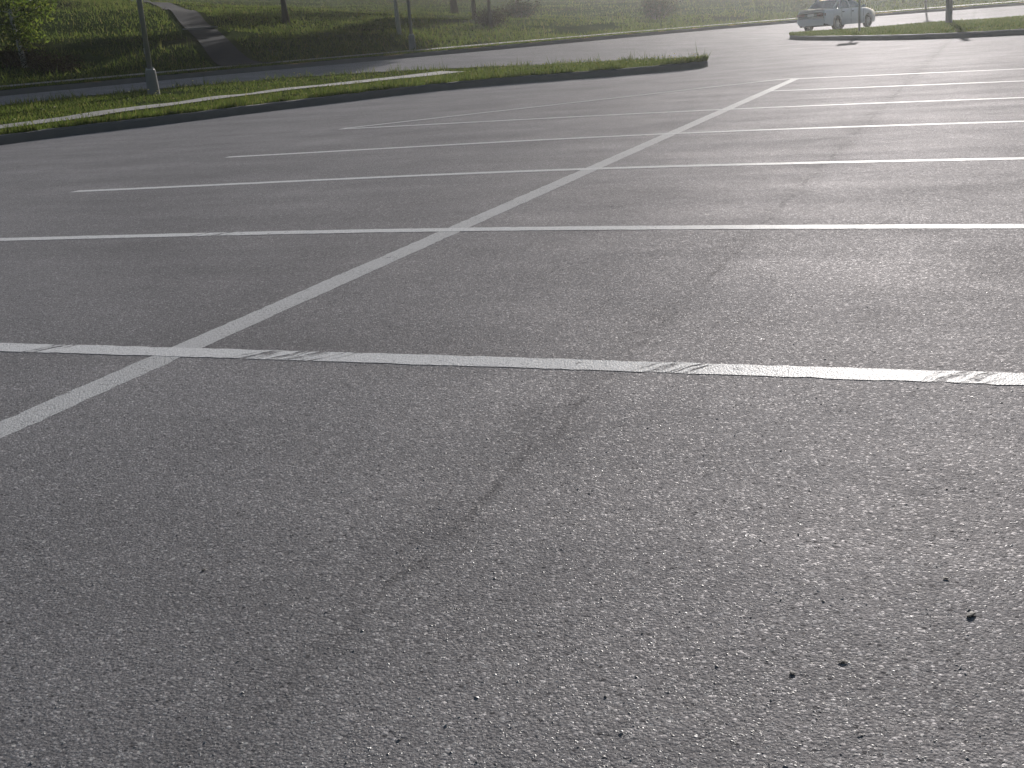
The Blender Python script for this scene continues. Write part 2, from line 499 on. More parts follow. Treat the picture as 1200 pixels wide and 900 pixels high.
o = paint_line('center_line', [(0.05, -9.0), (-0.05, 4.0), (-0.16, 17.55)], 0.145, 0.0009, 'wornpaint')
o['label'] = 'long white centre line that the stall lines cross'
stalls = [[(-5.2, -.03), (0, .03), (5.3, -.02)], [(-5.2, 2.60), (0, 2.83), (5.3, 2.55)], [(-5.06, 5.27), (0, 5.68), (5.3, 5.22)], [(-5.18, 7.97), (0, 8.46), (5.3, 7.90)],
          [(-5.58, 11.34), (0, 11.36), (5.3, 10.55)], [(-.08, 14.5), (5.3, 13.2)], [(-.14, 17.42), (5.3, 15.95)]]
for k, pts in enumerate(stalls):
    paint_line('stall_line', pts, 0.125, 0.0018)
paint_line('diagonal_line', [(-5.56, 11.42), (-.87, 16.95), (-.16, 17.5)], 0.12, 0.0027)

# ------------------------------------------------------------------ grass blades
def in_view(x, y, z, pad=0.10):
    d = np.stack([x, y, z], 1) - CAM
    zc = d @ np.array(cf); xc = d @ np.array(cr) / np.maximum(zc, .1); yc = d @ np.array(cu) / np.maximum(zc, .1)
    return (zc > 0.3) & (np.abs(xc) < 0.429 + pad) & (np.abs(yc) < 0.322 + pad)

def blades(name, P, h, w, mat, label, hs=0.35):
    n = len(P)
    az = rng.uniform(0, 2 * math.pi, n)
    H = h * rng.lognormal(0, hs, n); W = w * rng.uniform(.6, 1.4, n)
    side = np.stack([np.cos(az), np.sin(az), np.zeros(n)], 1) * W[:, None] * 0.5
    la = rng.uniform(0, 2 * math.pi, n); lean = rng.uniform(0.05, 0.8, n)
    tip = np.stack([np.cos(la) * lean, np.sin(la) * lean, np.ones(n)], 1) * H[:, None]
    V = np.empty((n, 3, 3))
    V[:, 0] = P - side; V[:, 1] = P + side; V[:, 2] = P + tip
    o = tri_mesh(name, V.reshape(-1, 3), mat, None, 3, rng.uniform(0, 1, n))
    return tag(o, label, 'grass', None, 'stuff')

# ------------------------------------------------------------------ raised verges with kerbs
def verge(name, front, back, n, m_, label, bank=0.0, soil=0.0):
    f = resample(catmull(front, .4), n); b = resample(catmull(back, .4), n)
    T = np.linspace(0, 1, m_)
    P = f[:, None, :] * (1 - T)[None, :, None] + b[:, None, :] * T[None, :, None]
    x = P[..., 0].ravel(); y = P[..., 1].ravel()
    edge = np.minimum(T, 1 - T)
    z = A(x, y) + 0.135 + np.tile(np.minimum(edge * 6, 1) * bank, n) + 0.05 * vnoise(x * .8, y * .8, 3) * np.tile(np.minimum(edge * 8, 1), n)
    o = mesh_obj(name, np.stack([x, y, z], 1), grid_faces(n, m_), M['turf'], None, True)
    tag(o, label, None, None, 'structure')
    return o, P, z.reshape(n, m_)

def kerb_strip(parent, line, inward, name='kerb', w=0.15, h=0.15):
    """line: polyline of the kerb foot, inward: +1 / -1 = side of the verge"""
    L = np.array(line)
    d = np.gradient(L, axis=0); d /= np.linalg.norm(d, axis=1)[:, None]
    nr = np.stack([-d[:, 1], d[:, 0]], 1) * inward
    za = A(L[:, 0], L[:, 1])
    prof = ((-0.02, -0.06), (-0.012, h - 0.035), (0.012, h - 0.008), (0.035, h), (w, h), (w, -0.06))
    V = []
    for i in range(len(L)):
        for a, b in prof: V.append((*(L[i] + nr[i] * a), za[i] + b + 0.004 * math.sin(i * 1.7)))
    k = len(prof)
    F = [(i * k + j, (i + 1) * k + j, (i + 1) * k + j + 1, i * k + j + 1) for i in range(len(L) - 1) for j in range(k - 1)]
    F += [tuple(range(k)), tuple((len(L) - 1) * k + j for j in range(k))[::-1]]
    return mesh_obj(name, V, F, M['kerb'], parent)

# left verge between the lot and the road
VF = [(-13.6, -6), (-13.0, 4), (-12.06, 11.6), (-11.64, 13.2), (-11.0, 14.7), (-10.4, 16.6), (-9.6, 18.6), (-9.0, 20.2), (-8.0, 21.7), (-6.35, 22.55), (-4.8, 23.0), (-4.0, 23.5), (-3.45, 24.2), (-3.3, 24.9)]
VB = [(-19.0, -6), (-18.5, 6), (-17.8, 15), (-17.4, 19.5), (-16.9, 22.6), (-15.9, 25.6), (-14.3, 27.8), (-12.6, 29.2), (-10.5, 30.2), (-8.0, 29.6), (-6.2, 28.5), (-4.8, 27.2), (-3.8, 25.9), (-3.35, 25.1)]
vg, VP, VZ = verge('grass_verge', VF, VB, 120, 22, 'kerbed green verge between parking lot and road')
kerb_strip(vg, resample(catmull(VF, .3), 160), 1)
kerb_strip(vg, resample(catmull(VB, .3), 160), -1)

# concrete footway running along the verge and out onto the road
def draped_strip(name, near, far, n, lift, mat, parent, zf, pull=1.0):
    a = resample(catmull(near, .3), n); b = resample(catmull(far, .3), n)
    b = a + (b - a) * pull
    V = []
    for i in range(n):
        for t in (0, .33, .67, 1):
            c = a[i] * (1 - t) + b[i] * t
            V.append((c[0], c[1], zf(c[0], c[1]) + lift))
    F = grid_faces(n, 4)
    return mesh_obj(name, V, F, mat, parent, True), a, b

def verge_z(x, y): return Az(x, y) + 0.135 + 0.05 * float(vnoise(np.array([x * .8]), np.array([y * .8]), 3)[0])
WN = [(-14.1, -6), (-13.7, 6), (-13.4, 13.0), (-13.25, 15.1), (-13.2, 17.7), (-13.0, 20.8), (-12.3, 23.6), (-11.4, 25.9), (-10.6, 27.6)]
WF = [(-14.95, -6), (-14.6, 6), (-14.35, 13.5), (-14.15, 16.2), (-14.1, 18.7), (-13.9, 21.6), (-13.2, 24.5), (-12.5, 26.9), (-12.1, 28.4)]
wk, wa, wb = draped_strip('footway', WN, WF, 90, 0.035, M['walk'], None, verge_z, 0.72)
tag(wk, 'narrow pale concrete footway through the grass verge', None, None, 'structure')

# blades on the verge
n = 120000
u = rng.uniform(0, 1, n) * (VP.shape[0] - 1.001); v = rng.uniform(0.025, 0.975, n) * (VP.shape[1] - 1.001)
ui = u.astype(int); vi = v.astype(int); fu = (u - ui)[:, None]; fv = (v - vi)[:, None]
G = np.concatenate([VP, VZ[..., None]], 2)
P = G[ui, vi] * (1 - fu) * (1 - fv) + G[ui + 1, vi] * fu * (1 - fv) + G[ui, vi + 1] * (1 - fu) * fv + G[ui + 1, vi + 1] * fu * fv
wc = (wa + wb) / 2
dw = np.min(np.hypot(P[:, None, 0] - wc[None, ::2, 0], P[:, None, 1] - wc[None, ::2, 1]), axis=1)
thin = vnoise(P[:, 0] * 0.7, P[:, 1] * 0.7, 9) > -0.42
keep = (dw > 0.40 + 0.1 * vnoise(P[:, 0] * 3, P[:, 1] * 3, 5)) & in_view(*P.T) & thin
P = P[keep] - np.array((0, 0, 0.01))
ne = 16000
ue = rng.uniform(0, 1, ne) * (VP.shape[0] - 1.001); ve = np.where(rng.uniform(0, 1, ne) < .75, rng.uniform(0.010, 0.032, ne), rng.uniform(.968, .99, ne)) * (VP.shape[1] - 1.001)
ui = ue.astype(int); vi = ve.astype(int); fu = (ue - ui)[:, None]; fv = (ve - vi)[:, None]
E_ = G[ui, vi] * (1 - fu) * (1 - fv) + G[ui + 1, vi] * fu * (1 - fv) + G[ui, vi + 1] * (1 - fu) * fv + G[ui + 1, vi + 1] * fu * fv
E_ = E_[in_view(*E_.T) & (vnoise(E_[:, 0] * 1.9, E_[:, 1] * 1.9, 41) > -0.12)]
blades('edge_grass', E_, 0.10, 0.022, M['grass'], 'unmown grass fringe along the verge kerb of the parking lot', 0.45)
blades('verge_grass', P, 0.055, 0.022, M['grass'], 'green grass growing on the kerbed verge around the footway')
# dandelion heads
k = rng.choice(len(P), 260, replace=False)
k = k[vnoise(P[k, 0] * .35, P[k, 1] * .35, 21) > -0.08]
FV, FF = [], []
bm = bmesh.new()
for q in P[k]:
    bmesh.ops.create_icosphere(bm, subdivisions=1, radius=0.022, matrix=Matrix.Translation((q[0], q[1], q[2] + random.uniform(.10, .17))) @ Matrix.Diagonal((1, 1, .6, 1)))
fl = bm_obj('dandelion_flowers', bm, M['flower'])
tag(fl, 'tiny yellow flower heads dotted over the verge grass around the footway', 'flowers', None, 'stuff')

# right island
IF_ = [(-4.7, 46.6), (-4.45, 45.3), (-3.8, 43.7), (-2.9, 41.6), (-1.7, 39.2), (0.0, 36.0), (1.6, 33.9), (3.8, 32.4), (8, 31.0), (20, 28.5), (45, 25)]
IB = [(-4.7, 46.8), (-4.5, 47.7), (-3.9, 48.8), (-2.9, 49.9), (-1.6, 50.9), (-0.2, 51.6), (1.4, 51.9), (3.9, 51.3), (8, 50.0), (20, 47), (45, 42)]
ig, IP, IZ = verge('grass_island', IF_, IB, 110, 20, 'kerbed grass island in front of the white car', bank=0.03)
kerb_strip(ig, resample(catmull(IF_, .3), 150), 1)
kerb_strip(ig, resample(catmull(IB, .3), 150), -1)
n = 90000
u = rng.uniform(0, .5, n) * (IP.shape[0] - 1.001); v = rng.uniform(0.02, 0.98, n) * (IP.shape[1] - 1.001)
ui = u.astype(int); vi = v.astype(int); fu = (u - ui)[:, None]; fv = (v - vi)[:, None]
G = np.concatenate([IP, IZ[..., None]], 2)
P = G[ui, vi] * (1 - fu) * (1 - fv) + G[ui + 1, vi] * fu * (1 - fv) + G[ui, vi + 1] * (1 - fu) * fv + G[ui + 1, vi + 1] * fu * fv
P = P[in_view(*P.T)] - np.array((0, 0, 0.01))
blades('island_grass', P, 0.05, 0.03, M['grass'], 'green grass on the island in front of the car')

def island_z(x, y):
    q = np.argmin((IP[..., 0] - x) ** 2 + (IP[..., 1] - y) ** 2)
    return float(IZ.ravel()[q])

# ------------------------------------------------------------------ hillside beyond the road
OFF = np.r_[0.0, 0.16, 0.6, 1.1, 1.5, 2.2, 3.0, 3.2, np.linspace(4, 40, 37), np.linspace(43, 100, 20), 115, 135, 160, 200, 260]
KS = resample(KERB, 200)
kd = np.gradient(KS, axis=0); kd /= np.linalg.norm(kd, axis=1)[:, None]
for _ in range(6):
    kd[1:-1] = (kd[:-2] + kd[1:-1] * 2 + kd[2:]) / 4
kd /= np.linalg.norm(kd, axis=1)[:, None]
KN = np.stack([-kd[:, 1], kd[:, 0]], 1)
KSZ = A(KS[:, 0], KS[:, 1])
slope = np.interp(KS[:, 1] + np.maximum(KS[:, 0], -12), [-40, 30, 45, 60, 80], [0.138, 0.136, 0.120, 0.080, 0.045])

def hill_rise(d, s):
    """height above the far kerb at distance d behind it for slope s"""
    t = np.maximum(d - 3.2, 0)
    t = np.where(t > 110, 110 + (t - 110) * 0.35, t)
    return 0.15 + 0.02 * np.minimum(d, 3.2) + s * t * (1 - np.exp(-(t + .4) / 2.2))

HX = KS[:, None, 0] + KN[:, None, 0] * OFF[None]
HY = KS[:, None, 1] + KN[:, None, 1] * OFF[None]
HZ = KSZ[:, None] + hill_rise(OFF[None], slope[:, None])
rough = np.clip((OFF - 4) / 8, 0, 1)[None]
HZ = HZ + rough * (0.4 * vnoise(HX * .11, HY * .11, 2) + 0.25 * vnoise(HX * .35, HY * .35, 4))
# the stepped-in path: flatten a cut through the hill
hill = mesh_obj('hillside', np.stack([HX.ravel(), HY.ravel(), HZ.ravel()], 1), [f[::-1] for f in grid_faces(*HX.shape)], M['turf'], None, True)
tag(hill, 'dark grassy hillside rising behind the road', None, None, 'structure')
kerb_strip(hill, KS[10:170], 1, 'kerb', 0.15, 0.15)

HP = np.stack([HX, HY, HZ], 2)
def hill_at(iu, iv):
    iu = np.clip(iu, 0, HP.shape[0] - 1.001); iv = np.clip(iv, 0, HP.shape[1] - 1.001)
    ui = iu.astype(int); vi = iv.astype(int); fu = (iu - ui)[:, None]; fv = (iv - vi)[:, None]
    return HP[ui, vi] * (1 - fu) * (1 - fv) + HP[ui + 1, vi] * fu * (1 - fv) + HP[ui, vi + 1] * (1 - fu) * fv + HP[ui + 1, vi + 1] * fu * fv

from mathutils.bvhtree import BVHTree
hb = BVHTree.FromPolygons([tuple(v) for v in HP.reshape(-1, 3)], [f for f in grid_faces(*HX.shape)])
def hill_z(x, y):
    r = hb.ray_cast(Vector((x, y, 200)), Vector((0, 0, -1)))
    return r[0].z if r[0] else Az(x, y)

# pavement (sidewalk) behind the far kerb
iv = np.searchsorted(OFF, 1.5)
V, F = [], []
for i in range(12, 165):
    for d in (1.5, 2.0, 2.5, 3.0):
        x, y = KS[i] + KN[i] * d
        V.append((x, y, hill_z(x, y) + 0.03))
nn = len(V) // 4
fw_ = mesh_obj('pavement', V, [f[::-1] for f in grid_faces(nn, 4)], M['walk'], None, True)
tag(fw_, 'pale concrete pavement at the foot of the hillside', None, None, 'structure')

# asphalt path climbing the hill
PATH = [(-21.0, 33.0), (-22.6, 34.4), (-24.6, 36.6), (-27.3, 39.8), (-30.2, 43.2), (-36, 50), (-43, 58), (-58, 74)]
pc = catmull(PATH, .5)
pd = np.gradient(pc, axis=0); pd /= np.linalg.norm(pd, axis=1)[:, None]
pnr = np.stack([-pd[:, 1], pd[:, 0]], 1)
V = []
for i in range(len(pc)):
    w = 0.62 + 0.5 * math.exp(-i / 3.0)
    zc = hill_z(*pc[i])
    for t in (-1, -.4, .4, 1):
        x, y = pc[i] + pnr[i] * t * w
        V.append((x, y, max(hill_z(x, y), zc - .05) + 0.05))
pt = mesh_obj('hill_path', V, [f[::-1] for f in grid_faces(len(pc), 4)], M['path'], None, True)
tag(pt, 'asphalt path climbing the grassy hillside, its colour darkened for tree shade', None, None, 'structure')
# concrete landing across the path
j = 25
bm = bmesh.new()
c = pc[j]
ang = math.atan2(pnr[j][1], pnr[j][0])
bm_box(bm, (c[0], c[1], hill_z(*c) + 0.045), (1.5, 0.7, 0.06), Matrix.Rotation(ang, 3, 'Z'), 0.01)
ld = bm_obj('path_landing', bm, M['walk'], pt)
ld['label'] = 'pale concrete slab across the climbing path'

# blades on the hill
n = 420000
iu = rng.uniform(20, 175, n); dd = 0.3 + 95 * rng.uniform(0, 1, n) ** 1.7
iv = np.interp(dd, OFF, np.arange(len(OFF)))
P = hill_at(iu, iv)
pd2 = np.min(np.hypot(P[:, None, 0] - pc[None, :, 0], P[:, None, 1] - pc[None, :, 1]), axis=1) if len(pc) < 120 else np.full(n, 9)
keep = in_view(*P.T, pad=.03) & ~((dd > 1.35) & (dd < 3.1)) & (pd2 > 0.95) & ((dd < 1.4) | (vnoise(P[:, 0] * .4, P[:, 1] * .4, 31) > -0.33))
P = P[keep]; dd = dd[keep]
near = dd < 1.4
blades('roadside_grass', P[near], 0.07, 0.03, M['grass'], 'thin grass strip between far kerb and pavement')
blades('hill_grass', P[~near], 0.10, 0.05, M['hillgrass'], 'rough dark grass covering the hillside', 0.5)

# ------------------------------------------------------------------ trees and shrubs
def leaves_cloud(centers, radii, n, size, squash=0.8):
    ci = rng.choice(len(centers), n, p=np.array(radii) ** 2 / np.sum(np.array(radii) ** 2))
    c = np.array(centers)[ci]; r = np.array(radii)[ci]
    d = rng.normal(size=(n, 3)); d /= np.linalg.norm(d, axis=1)[:, None]
    rr = rng.uniform(0, 1, n) ** 0.45 * r
    p = c + d * rr[:, None] * np.array((1, 1, squash))
    a = rng.normal(size=(n, 3)); a /= np.linalg.norm(a, axis=1)[:, None]
    b = np.cross(a, rng.normal(size=(n, 3))); b /= np.linalg.norm(b, axis=1)[:, None]
    s = size * rng.uniform(.6, 1.4, n)[:, None]
    V = np.empty((n, 4, 3))
    V[:, 0] = p - a * s * .5; V[:, 1] = p + b * s * .28; V[:, 2] = p + a * s * .5; V[:, 3] = p - b * s * .28
    return V.reshape(-1, 3)

def tree(name, x, y, h, crown_r, trunk_r, label, bark='bark', lean=(0, 0), crown_base=0.35, nleaf=5000, leaf=0.2, group=None, mat='leaf', blobs=16, cat='tree', seed=1):
    rnd = random.Random(seed)
    z = hill_z(x, y)
    root = empty(name, (x, y, z))
    tag(root, label, cat, group)
    bm = bmesh.new()
    top = Vector((lean[0] * h, lean[1] * h, h * .92))
    pts, rad = [], []
    for i in range(8):
        t = i / 7
        w = Vector((rnd.gauss(0, .012) * h, rnd.gauss(0, .012) * h, 0)) * (t if t < 1 else 0)
        pts.append(top * t + w + Vector((0, 0, -0.15 if i == 0 else 0)))
        rad.append(trunk_r * (1 - .85 * t) * (1.35 if i == 0 else 1))
    bm_tube(bm, pts, rad, 9)
    cs, rs = [], []
    for k in range(blobs):
        t = crown_base + (1 - crown_base) * (k + .5) / blobs
        base = top * (t * .85)
        a = k * 2.4 + rnd.uniform(-.4, .4)
        prof = math.sin(math.pi * min(1, max(.12, (t - crown_base) / (1 - crown_base) * .85 + .12)))
        rr = crown_r * prof * rnd.uniform(.6, 1.0)
        tip = base + Vector((math.cos(a) * rr, math.sin(a) * rr, rnd.uniform(.05, .35) * rr))
        mid_ = base.lerp(tip, .5) + Vector((0, 0, -.05 * rr))
        bm_tube(bm, [base, mid_, tip], [trunk_r * .35 * (1.1 - t), trunk_r * .22 * (1.1 - t), .008], 5)
        cs.append(tip); rs.append(crown_r * rnd.uniform(.28, .45))
        cs.append(mid_ + Vector((0, 0, .1))); rs.append(crown_r * rnd.uniform(.2, .34))
    bm_obj('trunk', bm, M[bark], root, True)
    V = leaves_cloud([tuple(c) for c in cs], rs, nleaf, leaf)
    tri_mesh('crown', V, M[mat], root, 4, rng.uniform(0, 1, nleaf))
    return root

def shrub(name, x, y, h, r, label, mat='darkleaf', nleaf=2500, leaf=0.10, seed=3, stems=9, group=None, cat='shrub', stem_r=0.018):
    rnd = random.Random(seed)
    z = hill_z(x, y)
    root = empty(name, (x, y, z))
    tag(root, label, cat, group)
    bm = bmesh.new()
    cs, rs = [], []
    for k in range(stems):
        a = k * 2.4 + rnd.uniform(-.4, .4); q = r * rnd.uniform(.25, .9); hh = h * rnd.uniform(.6, 1.0)
        b = Vector((math.cos(a) * q * .25, math.sin(a) * q * .25, -0.1))
        t = Vector((math.cos(a) * q, math.sin(a) * q, hh))
        bm_tube(bm, [b, b.lerp(t, .5) + Vector((0, 0, .1 * hh)), t], [stem_r, stem_r * .7, .005], 5)
        for f in (.45, .7, .95):
            cs.append(tuple(b.lerp(t, f))); rs.append(r * rnd.uniform(.25, .45))
    bm_obj('stems', bm, M['bark'], root, True)
    V = leaves_cloud(cs, rs, nleaf, leaf)
    V[:, 2] = np.maximum(V[:, 2], -0.05)
    tri_mesh('foliage', V, M[mat], root, 4, rng.uniform(0, 1, nleaf))
    return root

tree('birch_tree', -27.7, 29.4, 5.6, 1.9, 0.085, 'young pale barked tree with bright green leaves rising from brown shrubs', 'birch', (-0.13, 0.02), 0.22, 7500, 0.13, seed=5, blobs=18)
G1 = 'bare trunked trees standing on the hillside'
tree('hill_tree', -29.7, 49.7, 6.4, 2.2, 0.16, 'straight dark tree trunk beside the climbing path, casting a long shadow', 'bark', (-.01, 0), .40, 7000, .30, G1, seed=11)
tree('hill_tree', -22.3, 47.2, 9.5, 4.2, 0.10, 'slim tree with pale trunk next to the hillside lamp post', 'birch', (-.03, 0), .34, 14000, .36, G1, seed=12)
tree('hill_tree', -33.5, 79.0, 11, 3.2, 0.24, 'stout dark trunk highest on the hillside', 'bark', (0, 0), .42, 4500, .26, G1, seed=13)
tree('hill_tree', -21.8, 57.0, 10.5, 4.2, 0.09, 'thin leaning trunk in dry scrub close to the pavement', 'bark', (.02, 0), .40, 14000, .36, G1, seed=14)
tree('hill_tree', -27.3, 75.5, 8.5, 2.4, 0.15, 'dark trunk rising behind the green bush', 'bark', (.01, 0), .40, 6500, .28, G1, seed=15)
tree('hill_tree', -25.0, 62.5, 11, 3.6, 0.12, 'slender dark trunk between the stout trunk and the dry scrub', 'bark', (0, 0), .42, 7000, .30, G1, seed=16)
G2 = 'shrubs on the hillside'
shrub('brown_shrub', -28.2, 29.6, 0.5, 1.4, 'low brown shrub at the foot of the young birch', 'redleaf', 4200, .06, 21, 18, G2)
shrub('brown_shrub', -26.6, 29.6, 0.35, 1.2, 'low reddish brown shrub between the birch and the lamp post', 'redleaf', 3200, .06, 22, 16, G2)
shrub('green_bush', -25.6, 71.5, 1.0, 1.4, 'dark green bush with many stems at a trunk', 'darkleaf', 4200, .09, 23, 16, G2)
shrub('dry_scrub', -22.3, 58.0, 0.8, 1.2, 'dry brownish scrub around the thin leaning trunk', 'redleaf', 3600, .07, 24, 16, G2)
shrub('green_bush', -17.4, 74.5, 1.3, 1.5, 'hazy round bush on the slope above the lit road', 'darkleaf', 4200, .09, 25, 16, G2)

# ------------------------------------------------------------------ lamp posts
def lamp_post(x, y, z, label, h=8.5, group='lamp posts on concrete footings', turn=0.0, foot=True):
    root = empty('lamp_post', (x, y, z), turn)
    tag(root, label, 'lamp post', group)
    zb = 0.0
    if foot:
        bm = bmesh.new()
        bm_tube(bm, [(0, 0, -.3), (0, 0, .0), (0, 0, .56), (0, 0, .58)], [.155, .15, .125, .115], 20)
        bm_obj('concrete_base', bm, M['concrete'], root)
        zb = .58
    bm = bmesh.new()
    bm_box(bm, (0, 0, zb + .012), (.19, .19, .024), None, .003)
    bm_obj('base_plate', bm, M['metal'], root)
    for sx in (-1, 1):
        for sy in (-1, 1):
            bm = bmesh.new()
            bm_tube(bm, [(sx * .075, sy * .075, zb + .02), (sx * .075, sy * .075, zb + .06)], .013, 6)
            bm_obj('anchor_bolt', bm, M['metal'], root)
    bm = bmesh.new()
    bm_tube(bm, [(0, 0, zb + .02), (0, 0, zb + h * .5), (0, 0, zb + h)], [.062, .058, .048], 16)
    p = bm_obj('pole', bm, M['metal'], root, True)
    bm = bmesh.new()
    bm_box(bm, (0, -.060, zb + .45), (.07, .02, .14), None, .004)
    bm_obj('hand_hole_cover', bm, M['metal'], p)
    bm = bmesh.new()
    bm_tube(bm, [(0, 0, zb + h - .1), (0, -.5, zb + h + .25), (0, -1.2, zb + h + .35)], [.035, .03, .028], 10)
    bm_obj('arm', bm, M['metal'], root, True)
    bm = bmesh.new()
    bm_box(bm, (0, -1.45, zb + h + .34), (.26, .62, .12), None, .03)
    hd = bm_obj('lamp_head', bm, M['metal'], root)
    bm = bmesh.new()
    bm_box(bm, (0, -1.47, zb + h + .272), (.2, .42, .02), None, .004)
    bm_obj('lens', bm, M['signface'], hd)
    return root

lamp_post(-16.0, 20.85, verge_z(-16.0, 20.85), 'grey lamp post on a concrete footing in the kerbed grass verge', turn=R(-60))
lamp_post(-18.8, 41.2, hill_z(-18.8, 41.2), 'grey lamp post on a concrete footing at the foot of the hillside', turn=R(120))
wp = empty('timber_post', (1.25, 47.2, island_z(1.25, 47.2)))
tag(wp, 'stout weathered timber post standing in the grass island', 'post')
bm = bmesh.new(); bm_tube(bm, [(0, 0, -.3), (0, 0, 0), (.01, 0, 2.2), (.0, 0, 4.3)], [.135, .13, .12, .11], 14)
post = bm_obj('shaft', bm, M['timber'], wp, True)
bm = bmesh.new(); bm_tube(bm, [(0, 0, 4.28), (0, 0, 4.33)], .12, 14); bm_obj('cap', bm, M['metal'], wp)
bm = bmesh.new(); bm_box(bm, (0, -.125, 1.5), (.10, .012, .16), None, .003); bm_obj('tag_plate', bm, M['metal'], wp)
fp = empty('steel_post', (-1.0, 74.6, hill_z(-1.0, 74.6)))
tag(fp, 'slim steel post on the grass across the far road', 'post')
bm = bmesh.new(); bm_tube(bm, [(0, 0, -.2), (0, 0, 2.6)], .06, 10); bm_obj('shaft', bm, M['metal'], fp, True)
bm = bmesh.new(); bm_box(bm, (0, .07, 2.3), (.45, .012, .6), None, .004); bm_obj('panel', bm, M['signback'], fp)

# sign post on the island (its panel is above the picture, its shadow on the lot)
sx, sy = -1.75, 43.9
sg = empty('sign_post', (sx, sy, island_z(sx, sy)), R(0))
tag(sg, 'thin metal sign post on the grass island before the car', 'sign')
bm = bmesh.new(); bm_tube(bm, [(0, 0, -.2), (0, 0, 2.6)], .04, 10); bm_obj('post', bm, M['metal'], sg, True)
bm = bmesh.new(); bm_box(bm, (0, -.045, 2.25), (.62, .012, .62), Matrix.Rotation(R(20), 3, 'Z'), .004)
pnl = bm_obj('panel', bm, M['signback'], sg)
bm = bmesh.new(); bm_box(bm, (0, -.055, 2.25), (.56, .004, .56), Matrix.Rotation(R(20), 3, 'Z'))
bm_obj('face', bm, M['signface'], pnl)

# ------------------------------------------------------------------ the parked car
def car_paint():
    a = N('silver_white_paint')
    a.b.inputs['Base Color'].default_value = (0.52, 0.55, 0.58, 1)
    a.b.inputs['Roughness'].default_value = 0.32
    a.b.inputs['Coat Weight'].default_value = 0.7
    a.b.inputs['Coat Roughness'].default_value = 0.06
    f = a.math('MULTIPLY_ADD', a.noise(3.0, 4, .6), .18, .24)
    a.l(f, a.b.inputs['Roughness'])
    return a.m
def glass_mat():
    a = N('car_glass')
    g = a.n('BsdfGlossy', i_Roughness=0.02); g.inputs['Color'].default_value = (.9, .95, 1, 1)
    t = a.n('BsdfTransparent'); t.inputs['Color'].default_value = (.62, .70, .70, 1)
    fr = a.n('Fresnel', i_IOR=1.5)
    mx = a.n('MixShader')
    a.l(a.math('MULTIPLY_ADD', fr.outputs[0], .9, .03), mx.inputs[0]); a.l(t.outputs[0], mx.inputs[1]); a.l(g.outputs[0], mx.inputs[2])
    a.l(mx.outputs[0], a.out.inputs['Surface'])
    return a.m
M['carpaint'] = car_paint()
M['glass'] = glass_mat()
M['rubber'] = simple('rubber', (0.018, 0.018, 0.019), 0.8, var=.2)
M['trim'] = simple('black_trim', (0.02, 0.02, 0.022), 0.5, var=.2)
M['rim'] = simple('alloy', (0.45, 0.46, 0.47), 0.35, .7, var=.1)
M['redlens'] = simple('red_lens', (0.07, 0.010, 0.010), 0.2, var=.1)
M['plate'] = simple('plate_white', (0.6, 0.6, 0.58), 0.5, var=.05)
M['seat'] = simple('seat_cloth', (0.06, 0.06, 0.065), 0.9, var=.15)
M['lamp'] = simple('clear_lens', (0.6, 0.62, 0.64), 0.15, var=.05)

